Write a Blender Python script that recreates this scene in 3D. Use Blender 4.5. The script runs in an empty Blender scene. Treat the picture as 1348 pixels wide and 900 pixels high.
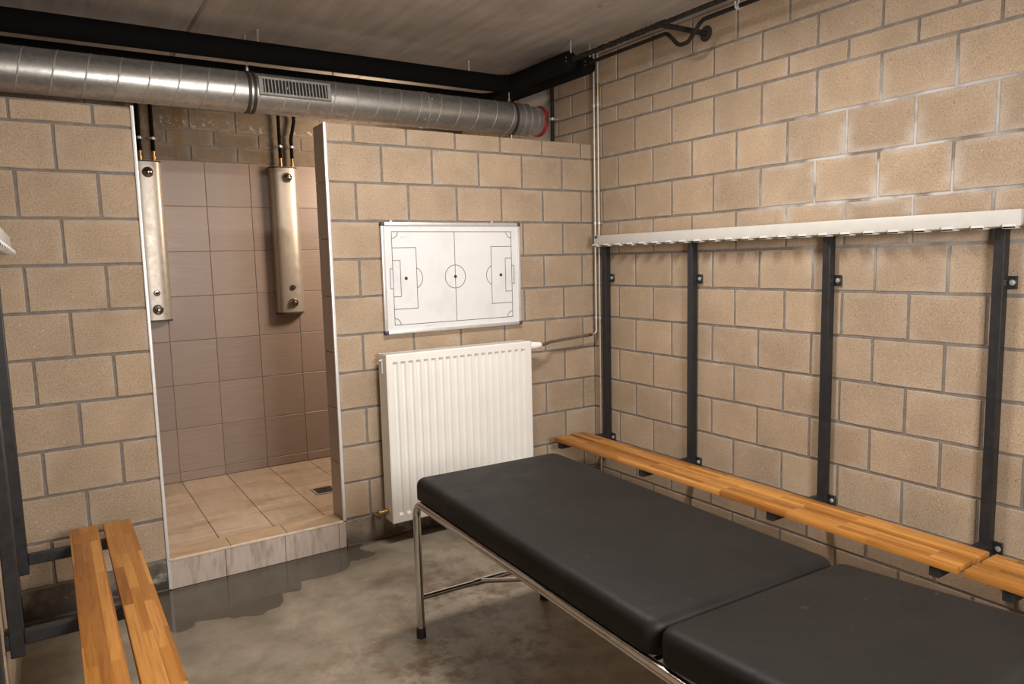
import bpy, bmesh, math, random
from mathutils import Vector, Matrix
random.seed(7)
S = bpy.context.scene
COL = S.collection
PI = math.pi

# ------------------------------------------------------------------ camera
cam = bpy.data.cameras.new('camera')
cam.sensor_width = 36.0
cam.sensor_fit = 'HORIZONTAL'
cam.lens = 950.0 / 1348.0 * 36.0
cam.clip_start = 0.02
camo = bpy.data.objects.new('camera', cam)
COL.objects.link(camo)
_r = Vector((0.83906244, -0.54349899, -0.02414681))
_u = Vector((0.08170931, 0.08201444, 0.99327600))
_f = Vector((0.53786412, 0.83539360, -0.11322417))
_m = Matrix((_r, _u, -_f)).transposed().to_4x4()
_m.translation = Vector((-3.01116, -3.67431, 1.52817))
camo.matrix_world = _m
S.camera = camo

# ------------------------------------------------------------------ world, lights, exposure
w = bpy.data.worlds.new('world')
S.world = w
w.use_nodes = True
w.node_tree.nodes['Background'].inputs[0].default_value = (0.5, 0.42, 0.35, 1)
w.node_tree.nodes['Background'].inputs[1].default_value = 0.02


def area(name, loc, target, sx, sy, power, col, spread=PI):
    l = bpy.data.lights.new(name, 'AREA')
    l.shape = 'RECTANGLE'
    l.size, l.size_y, l.energy, l.color, l.spread = sx, sy, power, col, spread
    o = bpy.data.objects.new(name, l)
    COL.objects.link(o)
    o.location = loc
    d = Vector(target) - Vector(loc)
    o.rotation_euler = d.to_track_quat('-Z', 'Y').to_euler()
    return o


LAMP_A = (-1.50, -1.40, 2.72)
LAMP_B = (-1.80, -4.10, 1.70)
def bulb(name, loc, radius, power, col):
    l = bpy.data.lights.new(name, 'POINT')
    l.shadow_soft_size, l.energy, l.color = radius, power, col
    o = bpy.data.objects.new(name, l)
    COL.objects.link(o)
    o.location = loc
    return o


area('ceiling_lamp_light', LAMP_A, (-1.50, -1.40, 0), 0.9, 0.18, 60, (1.0, 0.95, 0.89))
area('camera_side_light', LAMP_B, (-1.9, 0.0, 1.0), 0.8, 0.8, 92, (1.0, 0.975, 0.95))
bulb('shower_lamp_light', (-1.05, 1.30, 2.50), 0.08, 10, (1.0, 0.78, 0.56))
area('shower_lamp_light', (-0.60, 0.70, 2.12), (-1.45, 1.7, 0.6), 0.35, 0.35, 32, (1.0, 0.82, 0.66))

S.view_settings.view_transform = 'Standard'
S.view_settings.look = 'None'
S.view_settings.gamma = 1.0
S.view_settings.use_curve_mapping = False
S.view_settings.exposure = -0.08


# ------------------------------------------------------------------ material helpers
class NT:
    def __init__(self, name):
        self.m = bpy.data.materials.new(name)
        self.m.use_nodes = True
        self.t = self.m.node_tree
        self.b = self.t.nodes['Principled BSDF']

    def n(self, kind, **kw):
        x = self.t.nodes.new(kind)
        for k, v in kw.items():
            setattr(x, k, v)
        return x

    def link(self, a, b):
        self.t.links.new(a, b)

    def put(self, sock, v):
        if isinstance(v, bpy.types.NodeSocket):
            self.link(v, sock)
        elif isinstance(v, tuple) and len(v) == 3 and sock.type == 'RGBA':
            sock.default_value = (*v, 1)
        else:
            sock.default_value = v

    def pos(self):
        return self.n('ShaderNodeNewGeometry').outputs['Position']

    def obj(self):
        return self.n('ShaderNodeTexCoord').outputs['Object']

    def gen(self):
        return self.n('ShaderNodeTexCoord').outputs['Generated']

    def rand(self):
        return self.n('ShaderNodeObjectInfo').outputs['Random']

    def mapped(self, v, scale=(1, 1, 1), loc=(0, 0, 0), rot=(0, 0, 0)):
        x = self.n('ShaderNodeMapping')
        self.put(x.inputs['Vector'], v)
        x.inputs['Scale'].default_value = scale
        x.inputs['Location'].default_value = loc
        x.inputs['Rotation'].default_value = rot
        return x.outputs[0]

    def noise(self, v, scale, detail=4, rough=0.55, dist=0.0):
        x = self.n('ShaderNodeTexNoise')
        self.put(x.inputs['Vector'], v)
        x.inputs['Scale'].default_value = scale
        x.inputs['Detail'].default_value = detail
        x.inputs['Roughness'].default_value = rough
        x.inputs['Distortion'].default_value = dist
        return x.outputs['Fac']

    def ramp(self, v, stops):
        x = self.n('ShaderNodeValToRGB')
        self.put(x.inputs[0], v)
        e = x.color_ramp.elements
        while len(e) < len(stops):
            e.new(0.5)
        for i, (p, c) in enumerate(stops):
            e[i].position = p
            e[i].color = (*c, 1) if isinstance(c, tuple) else (c, c, c, 1)
        return x.outputs[0]

    def mix(self, f, a, b, mode='MIX'):
        x = self.n('ShaderNodeMix', data_type='RGBA', blend_type=mode)
        self.put(x.inputs[0], f)
        self.put(x.inputs[6], a)
        self.put(x.inputs[7], b)
        return x.outputs[2]

    def math(self, op, a, b=0.0, clamp=False):
        x = self.n('ShaderNodeMath', operation=op, use_clamp=clamp)
        self.put(x.inputs[0], a)
        self.put(x.inputs[1], b)
        return x.outputs[0]

    def sep(self, v):
        x = self.n('ShaderNodeSeparateXYZ')
        self.put(x.inputs[0], v)
        return x.outputs

    def comb(self, a, b, c):
        x = self.n('ShaderNodeCombineXYZ')
        for i, v in enumerate((a, b, c)):
            self.put(x.inputs[i], v)
        return x.outputs[0]

    def bump(self, h, strength=0.3, dist=0.002):
        x = self.n('ShaderNodeBump')
        x.inputs['Strength'].default_value = strength
        x.inputs['Distance'].default_value = dist
        self.put(x.inputs['Height'], h)
        self.link(x.outputs[0], self.b.inputs['Normal'])

    def blob(self, c, r):
        """1 at c falling to 0 at distance 1 in units of r (an ellipsoid in space)"""
        v = self.mapped(self.pos(), scale=tuple(1 / a for a in r), loc=tuple(-a / b for a, b in zip(c, r)))
        x = self.n('ShaderNodeVectorMath', operation='LENGTH')
        self.link(v, x.inputs[0])
        return self.math('SUBTRACT', 1.0, x.outputs['Value'], True)

    def done(self, color=None, rough=None, metal=None, spec=None):
        if color is not None:
            self.put(self.b.inputs['Base Color'], color)
        if rough is not None:
            self.put(self.b.inputs['Roughness'], rough)
        if metal is not None:
            self.put(self.b.inputs['Metallic'], metal)
        if spec is not None:
            self.put(self.b.inputs['Specular IOR Level'], spec)
        return self.m


def plain(name, color, rough=0.5, metal=0.0, vary=0.10, scale=25, bump=0.0, bscale=200):
    t = NT(name)
    v = t.obj()
    n = t.noise(v, scale, 5)
    lo = tuple(c * (1 - vary) for c in color)
    hi = tuple(min(1, c * (1 + vary)) for c in color)
    c = t.ramp(n, [(0.3, lo), (0.7, hi)])
    rr = t.ramp(n, [(0.3, max(0, rough - 0.05)), (0.7, min(1, rough + 0.05))])
    if bump:
        t.bump(t.noise(v, bscale, 3), bump, 0.001)
    return t.done(c, rr, metal)


LIME = ((0.0, -1.95, 1.86), (0.3, 0.85, 0.55))


def block_material(name, lo, hi, lime=True, dirt=0.0, rust_brown=False):
    t = NT(name)
    p = t.pos()
    big = t.noise(p, 4.0, 4)
    c = t.ramp(big, [(0.3, lo), (0.7, hi)])
    r = t.rand()
    tone = t.ramp(r, [(0.0, (0.92, 0.915, 0.915)), (0.5, (1.0, 1.0, 1.0)), (1.0, (1.07, 1.055, 1.03))])
    c = t.mix(1.0, c, tone, 'MULTIPLY')
    grain = t.noise(p, 150, 4, 0.7)
    c = t.mix(1.0, c, t.ramp(grain, [(0.28, (0.62, 0.62, 0.62)), (0.55, (1.0, 1.0, 1.0)), (0.78, (1.25, 1.25, 1.22))]), 'MULTIPLY')
    spot = t.noise(p, 85, 2, 0.5)
    c = t.mix(t.ramp(spot, [(0.24, 0.75), (0.31, 0.0)]), c, (0.10, 0.075, 0.05))
    chip = t.noise(p, 70, 2, 0.5, 0.6)
    c = t.mix(t.ramp(chip, [(0.72, 0.0), (0.78, 0.45)]), c, (0.75, 0.68, 0.58))
    # pale bloom towards the edges of each block
    g = t.sep(t.gen())
    eu = t.math('MINIMUM', t.math('MINIMUM', g[0], t.math('SUBTRACT', 1.0, g[0])),
                t.math('MINIMUM', g[2], t.math('SUBTRACT', 1.0, g[2])))
    edge = t.ramp(eu, [(0.0, 1.0), (0.16, 0.0)])
    haze = t.noise(p, 9, 3)
    pale = t.math('MULTIPLY', edge, t.ramp(haze, [(0.42, 0.0), (0.7, 0.32)]))
    c = t.mix(pale, c, (0.50, 0.45, 0.40))
    if lime:
        l = t.blob(*LIME)
        l = t.math('MULTIPLY', l, t.ramp(t.noise(p, 6, 3), [(0.40, 0.0), (0.62, 1.0)]))
        l = t.math('MULTIPLY', l, t.math('ADD', t.math('MULTIPLY', edge, 0.40), 0.04))
        c = t.mix(t.math('MULTIPLY', l, 1.1, True), c, (0.62, 0.60, 0.58))
    if rust_brown:
        q = t.ramp(t.noise(t.mapped(p, (9, 9, 0.7)), 1.6, 3, 0.5), [(0.56, 0.0), (0.70, 0.65)])
        c = t.mix(q, c, (0.17, 0.085, 0.022))
        z = t.sep(p)[2]
        sp = t.ramp(t.noise(t.mapped(p, (1.6, 1.6, 1)), 26, 4, 0.6), [(0.56, 0.0), (0.66, 0.8)])
        zz = t.math('SUBTRACT', 1.0, t.math('MULTIPLY', t.math('ABSOLUTE', t.math('SUBTRACT', z, 2.49)), 18.0), True)
        c = t.mix(t.math('MULTIPLY', sp, zz), c, (0.45, 0.44, 0.42))
    if dirt:
        d = t.ramp(t.noise(p, 7, 5, 0.6), [(0.40, dirt), (0.66, 0.0)])
        c = t.mix(d, c, (0.055, 0.045, 0.038))
        low = t.math('ADD', t.sep(p)[2], t.math('MULTIPLY', t.math('SUBTRACT', t.noise(p, 9, 3), 0.5), 0.12))
        c = t.mix(t.ramp(low, [(0.03, dirt), (0.085, 0.0)]), c, (0.035, 0.026, 0.020))
        s = t.ramp(t.noise(t.mapped(p, (1, 1, 1.6), (3.1, 0, 0)), 5, 4, 0.6), [(0.58, 0.0), (0.68, 0.75)])
        c = t.mix(s, c, (0.50, 0.48, 0.45))
    h = t.math('ADD', t.math('MULTIPLY', grain, 1.0), t.math('MULTIPLY', t.ramp(spot, [(0.22, 0.0), (0.34, 1.0)]), 0.8))
    t.bump(h, 0.55, 0.0025)
    return t.done(c, 0.9, 0.0, 0.25)


M = {}
M['block'] = block_material('concrete block', (0.335, 0.248, 0.17), (0.425, 0.318, 0.22))
M['block_base'] = block_material('stained base block', (0.20, 0.165, 0.125), (0.30, 0.24, 0.18), False, 0.8)
M['block_base_pale'] = block_material('pale stained base block', (0.25, 0.205, 0.16), (0.34, 0.28, 0.22), False, 0.45)
M['block_shower'] = block_material('duct-shaded concrete block', (0.165, 0.128, 0.092), (0.225, 0.175, 0.125), False, 0.0, True)  # base colour darkened to carry the duct's shadow, with rust streaks on top


def mk_mortar():
    t = NT('mortar')
    p = t.pos()
    c = t.ramp(t.noise(p, 30, 5), [(0.3, (0.15, 0.128, 0.110)), (0.7, (0.21, 0.183, 0.16))])
    l = t.math('MULTIPLY', t.blob(*LIME), t.ramp(t.noise(p, 4, 3), [(0.40, 0.0), (0.6, 2.2)]), True)
    c = t.mix(l, c, (0.48, 0.46, 0.45))
    t.bump(t.noise(p, 180, 4), 0.5, 0.002)
    return t.done(c, 0.95, 0.0, 0.2)


M['mortar'] = mk_mortar()


def mk_far_block():
    t = NT('far block wall')
    s = t.sep(t.pos())
    b = t.n('ShaderNodeTexBrick')
    t.put(b.inputs['Vector'], t.comb(t.math('ADD', s[1], s[0]), s[2], 0.0))
    t.put(b.inputs['Color1'], (0.34, 0.26, 0.18))
    t.put(b.inputs['Color2'], (0.40, 0.305, 0.21))
    t.put(b.inputs['Mortar'], (0.15, 0.13, 0.11))
    b.inputs['Scale'].default_value = 1.0
    b.inputs['Brick Width'].default_value = 0.301
    b.inputs['Row Height'].default_value = 0.2
    b.inputs['Mortar Size'].default_value = 0.006
    return t.done(b.outputs['Color'], 0.9, 0.0, 0.2)


M['far_block'] = mk_far_block()


def tile_material(name, lo, hi, rough, streak=(2, 2, 30), dirt=None, dirt_amt=0.0, dirt_scale=(6, 6, 6), wear=0.35):
    t = NT(name)
    p = t.pos()
    st = t.noise(t.mapped(p, streak), 3.0, 5, 0.6)
    c = t.ramp(st, [(0.3, lo), (0.7, hi)])
    tone = t.ramp(t.rand(), [(0.0, (0.92, 0.92, 0.92)), (1.0, (1.07, 1.06, 1.05))])
    c = t.mix(1.0, c, tone, 'MULTIPLY')
    if dirt:
        d = t.ramp(t.noise(t.mapped(p, dirt_scale), 1.0, 6, 0.65), [(0.50, 0.0), (0.72, dirt_amt)])
        c = t.mix(d, c, dirt)
    t.bump(st, 0.06, 0.001)
    return t.done(c, t.ramp(st, [(0.3, rough - 0.05), (0.7, rough + 0.08)]), 0.0, wear)


M['wall_tile'] = tile_material('taupe wall tile', (0.27, 0.205, 0.165), (0.315, 0.24, 0.195), 0.36)
M['jamb_tile'] = tile_material('grey jamb tile', (0.37, 0.30, 0.255), (0.43, 0.35, 0.30), 0.4)
M['floor_tile'] = tile_material('beige shower floor tile', (0.44, 0.33, 0.235), (0.54, 0.41, 0.30), 0.42, (9, 2, 2),
                                (0.23, 0.145, 0.085), 0.65, (2.2, 9, 4))
M['kerb_tile'] = tile_material('brown kerb tile', (0.37, 0.26, 0.165), (0.46, 0.33, 0.215), 0.4, (3, 9, 2),
                               (0.20, 0.12, 0.06), 0.5, (3, 14, 4))
M['riser_tile'] = tile_material('pale riser tile', (0.40, 0.33, 0.28), (0.48, 0.40, 0.345), 0.45, (9, 9, 2),
                                (0.20, 0.13, 0.09), 0.75, (26, 10, 5))
M['grout'] = plain('brown grout', (0.225, 0.17, 0.135), 0.9, 0, 0.25, 12)
M['grout_dark'] = plain('dark floor grout', (0.10, 0.065, 0.04), 0.9, 0, 0.25, 12)
M['trim_metal'] = plain('edge trim', (0.72, 0.71, 0.70), 0.32, 0.25, 0.05)
M['trim_stone'] = plain('kerb trim', (0.58, 0.47, 0.35), 0.5, 0.0, 0.15)


def mk_floor():
    t = NT('screeded concrete floor')
    p = t.pos()
    a = t.noise(p, 1.7, 6, 0.6, 0.4)
    b = t.noise(p, 7.0, 6, 0.65, 0.3)
    c = t.ramp(a, [(0.32, (0.165, 0.138, 0.104)), (0.5, (0.245, 0.208, 0.16)), (0.68, (0.31, 0.268, 0.21))])
    c = t.mix(1.0, c, t.ramp(b, [(0.3, (0.72, 0.70, 0.67)), (0.6, (1.06, 1.05, 1.03))]), 'MULTIPLY')
    # broken brown patches around the table
    zone = t.math('ADD', t.blob((-1.72, -1.35, 0), (0.75, 0.62, 1)), t.blob((-1.45, -0.75, 0), (0.5, 0.45, 1)), True)
    rust_brown = t.math('MULTIPLY', zone, t.ramp(t.noise(p, 9.0, 6, 0.7), [(0.46, 0.0), (0.60, 1.35)]), True)
    c = t.mix(rust_brown, c, (0.115, 0.066, 0.034))
    c = t.mix(1.0, c, t.ramp(t.noise(p, 70, 4, 0.7), [(0.25, (0.88, 0.88, 0.88)), (0.8, (1.08, 1.08, 1.08))]), 'MULTIPLY')
    # puddle along the shower kerb, damp edge beside it
    edge = t.math('MULTIPLY', t.math('SUBTRACT', t.noise(p, 4.2, 2, 0.4, 0.6), 0.5), 0.95)
    d1 = t.math('ADD', t.blob((-2.46, -0.19, 0), (0.46, 0.40, 1)), edge)
    d2 = t.math('ADD', t.blob((-1.95, -0.06, 0), (0.40, 0.29, 1)), edge)
    d = t.math('MAXIMUM', d1, d2)
    wet = t.ramp(d, [(0.27, 0.0), (0.295, 1.0)])
    damp = t.ramp(d, [(0.02, 0.0), (0.30, 0.45)])
    c = t.mix(damp, c, (0.115, 0.094, 0.07))
    c = t.mix(t.math('MULTIPLY', wet, 0.80), c, (0.058, 0.05, 0.040))
    # grime line where the floor meets the back wall
    sy = t.sep(p)[1]
    ln = t.ramp(t.math('ADD', t.math('MULTIPLY', sy, -1.0), t.math('MULTIPLY', t.math('SUBTRACT', b, 0.5), 0.20)), [(0.01, 0.75), (0.09, 0.0)])
    c = t.mix(ln, c, (0.05, 0.036, 0.024))
    r = t.ramp(b, [(0.3, 0.34), (0.7, 0.5)])
    r = t.mix(wet, r, (0.10, 0.10, 0.10))
    t.bump(t.math('MULTIPLY', t.math('ADD', b, t.noise(p, 60, 4)), t.math('SUBTRACT', 1.0, wet)), 0.12, 0.003)
    return t.done(c, r, 0.0, 0.4)


M['floor'] = mk_floor()


def mk_ceiling():
    t = NT('raw concrete ceiling')
    p = t.pos()
    a = t.noise(t.mapped(p, (5.0, 0.45, 1)), 3.0, 6, 0.62, 0.2)
    b = t.noise(p, 2.2, 5, 0.6)
    c = t.ramp(a, [(0.3, (0.32, 0.285, 0.255)), (0.7, (0.44, 0.395, 0.355))])
    c = t.mix(1.0, c, t.ramp(b, [(0.3, (0.80, 0.79, 0.78)), (0.65, (1.05, 1.05, 1.05))]), 'MULTIPLY')
    c = t.mix(t.ramp(t.noise(t.mapped(p, (1, 1, 1), (4.2, 1.7, 0)), 3.4, 2), [(0.76, 0.0), (0.78, 0.6)]), c, (0.07, 0.06, 0.05))
    t.bump(t.noise(p, 60, 4), 0.12, 0.002)
    return t.done(c, 0.85, 0.0, 0.25)


M['ceiling'] = mk_ceiling()


def mk_wood():
    t = NT('oiled stave beech')
    o = t.sep(t.obj())
    # x across the slat, y along it
    v = t.comb(o[1], o[0], 0.0)
    b = t.n('ShaderNodeTexBrick', offset=0.37, offset_frequency=2, squash=1.0)
    t.put(b.inputs['Vector'], v)
    t.put(b.inputs['Color1'], (0.0, 0.0, 0.0))
    t.put(b.inputs['Color2'], (1.0, 1.0, 1.0))
    t.put(b.inputs['Mortar'], (0.30, 0.30, 0.30))
    b.inputs['Scale'].default_value = 1.0
    b.inputs['Brick Width'].default_value = 0.36
    b.inputs['Row Height'].default_value = 0.0305
    b.inputs['Mortar Size'].default_value = 0.0004
    b.inputs['Bias'].default_value = 0.0
    tone = t.sep(b.outputs['Color'])[0]
    wob = t.comb(t.math('MULTIPLY', o[1], 1.6), t.math('ADD', t.math('MULTIPLY', o[0], 34), t.math('MULTIPLY', tone, 31.0)), t.math('MULTIPLY', o[2], 30))
    g = t.noise(wob, 2.2, 2, 0.5, 0.8)
    f = t.noise(t.comb(t.math('MULTIPLY', o[1], 12), t.math('MULTIPLY', o[0], 420), t.math('MULTIPLY', o[2], 300)), 1.0, 3)
    c = t.ramp(tone, [(0.0, (0.28, 0.105, 0.020)), (0.5, (0.42, 0.178, 0.038)), (1.0, (0.57, 0.27, 0.070))])
    c = t.mix(1.0, c, t.ramp(g, [(0.34, (0.80, 0.75, 0.68)), (0.50, (1.0, 1.0, 1.0)), (0.70, (1.09, 1.09, 1.06))]), 'MULTIPLY')
    c = t.mix(1.0, c, t.ramp(f, [(0.3, (0.86, 0.85, 0.83)), (0.7, (1.05, 1.05, 1.05))]), 'MULTIPLY')
    t.bump(f, 0.10, 0.0006)
    return t.done(c, 0.38, 0.0, 0.45)


M['wood'] = mk_wood()
M['black_steel'] = plain('black powder-coated steel', (0.016, 0.016, 0.018), 0.42, 0.0, 0.2, 30, 0.05, 600)
M['black_foam'] = plain('black pipe foam', (0.0045, 0.004, 0.0038), 0.9, 0.0, 0.25, 18, 0.2, 120)
M['black_pipe'] = plain('black painted pipe', (0.018, 0.016, 0.014), 0.5, 0.0, 0.4, 40)
M['rough_foam'] = plain('ragged black foam', (0.022, 0.019, 0.016), 0.8, 0.0, 0.6, 90, 0.9, 90)
M['chrome'] = plain('chromed tube', (0.62, 0.60, 0.57), 0.16, 1.0, 0.06, 40)
M['zinc'] = plain('zinc plated steel', (0.55, 0.54, 0.51), 0.38, 0.6, 0.15, 60)
M['pipe_steel'] = plain('pressed steel pipe', (0.50, 0.46, 0.40), 0.42, 0.55, 0.08, 40)
M['seam'] = plain('lock seam', (0.46, 0.44, 0.41), 0.55, 0.6, 0.1, 40)
M['pipe_worn'] = plain('dull grey pipe', (0.20, 0.17, 0.14), 0.5, 0.6, 0.2, 40)
M['brass'] = plain('brass fitting', (0.55, 0.36, 0.16), 0.32, 1.0, 0.15, 60)
M['white_enamel'] = plain('white enamel', (0.735, 0.71, 0.67), 0.34, 0.0, 0.03, 6)
M['white_plastic'] = plain('white plastic', (0.84, 0.81, 0.76), 0.4, 0.0, 0.02, 20)
M['rail_plastic'] = plain('off-white rail', (0.52, 0.50, 0.465), 0.42, 0.0, 0.03, 20)
M['hook_plastic'] = plain('ivory hook', (0.62, 0.60, 0.56), 0.4, 0.0, 0.03, 20)
M['rubber'] = plain('black rubber', (0.012, 0.012, 0.012), 0.65, 0, 0.15)
M['dark_grey'] = plain('dark grey plastic', (0.045, 0.045, 0.06), 0.5, 0, 0.1)
M['alu'] = plain('anodised aluminium', (0.66, 0.65, 0.63), 0.38, 0.55, 0.04)
M['panel_alu'] = plain('champagne aluminium', (0.46, 0.405, 0.34), 0.40, 0.55, 0.04)
M['dark_cap'] = plain('dark end cap', (0.05, 0.043, 0.036), 0.5, 0.2, 0.1)
M['dark_chrome'] = plain('dark chrome', (0.34, 0.32, 0.29), 0.14, 1.0, 0.05)
M['marking'] = plain('black print', (0.03, 0.03, 0.03), 0.5, 0, 0.02)
M['scribble'] = plain('wiped marker', (0.42, 0.42, 0.42), 0.6, 0, 0.1)
M['red'] = plain('red fire collar', (0.33, 0.018, 0.010), 0.7, 0, 0.35, 50)
M['fibre_board'] = plain('grey fibre board', (0.40, 0.355, 0.32), 0.85, 0, 0.08, 8)
M['hole'] = plain('raw hole', (0.03, 0.022, 0.018), 0.9, 0, 0.3)
M['plaster'] = plain('light painted wall', (0.48, 0.42, 0.35), 0.85, 0, 0.04, 3)


for _k in ('black_foam', 'rough_foam', 'black_pipe'):
    M[_k].node_tree.nodes['Principled BSDF'].inputs['Specular IOR Level'].default_value = 0.12


def mk_whiteboard():
    t = NT('whiteboard enamel')
    p = t.pos()
    s = t.ramp(t.noise(p, 6, 5, 0.6), [(0.50, (0.67, 0.665, 0.665)), (0.74, (0.60, 0.595, 0.595))])
    d = t.ramp(t.noise(p, 38, 3, 0.5), [(0.70, 0.0), (0.76, 0.25)])
    return t.done(t.mix(d, s, (0.50, 0.48, 0.46)), 0.22, 0.0, 0.5)


M['whiteboard'] = mk_whiteboard()


def mk_vinyl():
    t = NT('black vinyl upholstery')
    o = t.obj()
    big = t.noise(o, 5, 4, 0.55)
    c = t.ramp(big, [(0.3, (0.0085, 0.0075, 0.0068)), (0.7, (0.0125, 0.011, 0.010))])
    dust = t.math('MULTIPLY', t.ramp(t.noise(o, 34, 5, 0.65), [(0.65, 0.0), (0.76, 0.32)]), t.ramp(t.noise(o, 4, 3), [(0.44, 0.0), (0.58, 1.0)]))
    c = t.mix(dust, c, (0.16, 0.125, 0.09))
    sc = t.ramp(t.noise(t.mapped(o, (1, 5, 1), (0.4, 0.1, 0)), 22, 4, 0.7), [(0.70, 0.0), (0.80, 0.35)])
    c = t.mix(sc, c, (0.13, 0.11, 0.09))
    leather = t.noise(o, 420, 2)
    t.bump(t.math('ADD', t.math('MULTIPLY', big, 2.2), t.math('MULTIPLY', leather, 0.25)), 0.35, 0.006)
    r = t.ramp(t.noise(o, 11, 5, 0.6), [(0.3, 0.46), (0.7, 0.56)])
    return t.done(c, r, 0.0, 0.17)


M['vinyl'] = mk_vinyl()


def mk_galv():
    t = NT('galvanised spiral duct')
    o = t.obj()
    a = t.noise(t.mapped(o, (1, 2.2, 2.2)), 9, 6, 0.7, 0.5)
    v = t.n('ShaderNodeTexVoronoi')
    t.put(v.inputs['Vector'], o)
    v.inputs['Scale'].default_value = 70
    sp = t.sep(v.outputs['Color'])[0]
    c = t.ramp(a, [(0.3, (0.36, 0.345, 0.32)), (0.55, (0.58, 0.56, 0.52)), (0.75, (0.70, 0.68, 0.64))])
    c = t.mix(0.25, c, t.ramp(sp, [(0.0, (0.34, 0.32, 0.29)), (1.0, (0.66, 0.64, 0.60))]))
    r = t.ramp(a, [(0.3, 0.44), (0.7, 0.30)])
    t.bump(a, 0.06, 0.003)
    return t.done(c, r, 0.78)


M['galv'] = mk_galv()


# ------------------------------------------------------------------ mesh helpers
class MB:
    def __init__(self):
        self.v, self.f = [], []

    def add(self, vs, fs):
        n = len(self.v)
        self.v += [tuple(x) for x in vs]
        self.f += [tuple(i + n for i in q) for q in fs]
        return self

    def box(self, x0, x1, y0, y1, z0, z1):
        vs = [(x, y, z) for z in (z0, z1) for y in (y0, y1) for x in (x0, x1)]
        return self.add(vs, [(0, 2, 3, 1), (4, 5, 7, 6), (0, 1, 5, 4), (2, 6, 7, 3), (0, 4, 6, 2), (1, 3, 7, 5)])

    def bbox(self, x0, x1, y0, y1, z0, z1, b=0.002, seg=2, top_only=False, mat=None):
        bm = bmesh.new()
        bmesh.ops.create_cube(bm, size=1.0)
        for v in bm.verts:
            v.co = Vector(((x0 + x1) / 2 + v.co.x * (x1 - x0), (y0 + y1) / 2 + v.co.y * (y1 - y0), (z0 + z1) / 2 + v.co.z * (z1 - z0)))
        es = list(bm.edges)
        if top_only:
            zm = (z0 + z1) / 2
            es = [e for e in bm.edges if max(q.co.z for q in e.verts) > zm]
        bmesh.ops.bevel(bm, geom=es, offset=b, segments=seg, profile=0.5, affect='EDGES')
        bm.verts.index_update()
        vs = [(mat @ v.co if mat else v.co)[:] for v in bm.verts]
        fs = [tuple(v.index for v in f.verts) for f in bm.faces]
        bm.free()
        return self.add(vs, fs)

    def tube(self, pts, r, n=10, caps=True, jitter=0.0):
        pts = [Vector(p) for p in pts]
        m = len(pts)
        tan = []
        for i in range(m):
            a, b = pts[max(0, i - 1)], pts[min(m - 1, i + 1)]
            tan.append((b - a).normalized())
        up = Vector((0, 0, 1)) if abs(tan[0].z) < 0.9 else Vector((1, 0, 0))
        nrm = (up - tan[0] * up.dot(tan[0])).normalized()
        vs, fs = [], []
        for i in range(m):
            nrm = (nrm - tan[i] * nrm.dot(tan[i])).normalized()
            bi = tan[i].cross(nrm)
            rr = r[i] if isinstance(r, (list, tuple)) else r
            for k in range(n):
                a = 2 * PI * k / n
                q = rr * (1 + random.uniform(-jitter, jitter)) if jitter else rr
                vs.append(pts[i] + (nrm * math.cos(a) + bi * math.sin(a)) * q)
        for i in range(m - 1):
            for k in range(n):
                a, b = i * n + k, i * n + (k + 1) % n
                fs.append((a, b, b + n, a + n))
        if caps:
            fs.append(tuple(range(n - 1, -1, -1)))
            fs.append(tuple(range((m - 1) * n, m * n)))
        return self.add(vs, fs)

    def cyl(self, p0, p1, r0, r1=None, n=16):
        return self.tube([p0, p1], [r0, r0 if r1 is None else r1], n)

    def ring(self, c, axis, r_in, r_out, w, n=32):
        """a flat band round an axis-aligned axis (0,1,2), centred at c, w wide along the axis"""
        vs, fs = [], []
        for k in range(n):
            a = 2 * PI * k / n
            for rr, o in ((r_in, -w / 2), (r_out, -w / 2), (r_out, w / 2), (r_in, w / 2)):
                p = [0, 0, 0]
                p[axis] = o
                p[(axis + 1) % 3] = rr * math.cos(a)
                p[(axis + 2) % 3] = rr * math.sin(a)
                vs.append((c[0] + p[0], c[1] + p[1], c[2] + p[2]))
        for k in range(n):
            for j in range(4):
                a, b = k * 4 + j, k * 4 + (j + 1) % 4
                a2, b2 = ((k + 1) % n) * 4 + j, ((k + 1) % n) * 4 + (j + 1) % 4
                fs.append((a, a2, b2, b))
        return self.add(vs, fs)

    def lathe(self, prof, c, axis=1, sign=-1, n=20):
        """prof: (distance along axis from c, radius)"""
        vs, fs = [], []
        for d, r in prof:
            for k in range(n):
                a = 2 * PI * k / n
                p = [0, 0, 0]
                p[axis] = sign * d
                p[(axis + 1) % 3] = r * math.cos(a)
                p[(axis + 2) % 3] = r * math.sin(a)
                vs.append((c[0] + p[0], c[1] + p[1], c[2] + p[2]))
        m = len(prof)
        for i in range(m - 1):
            for k in range(n):
                a, b = i * n + k, i * n + (k + 1) % n
                fs.append((a, b, b + n, a + n))
        fs.append(tuple(range(n)))
        fs.append(tuple(range((m - 1) * n, m * n)))
        return self.add(vs, fs)

    def mesh(self, name, mat, smooth=None, org=(0, 0, 0)):
        me = bpy.data.meshes.new(name)
        o = Vector(org)
        me.from_pydata([Vector(v) - o for v in self.v], [], self.f)
        bm = bmesh.new()
        bm.from_mesh(me)
        bmesh.ops.recalc_face_normals(bm, faces=bm.faces)
        bm.to_mesh(me)
        bm.free()
        if mat:
            me.materials.append(M[mat])
        if smooth:
            me.polygons.foreach_set('use_smooth', [True] * len(me.polygons))
            me.set_sharp_from_angle(angle=math.radians(smooth))
        return me


def base_of(parent):
    o = Vector((0, 0, 0))
    while parent is not None:
        o += parent.location
        parent = parent.parent
    return o


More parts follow.
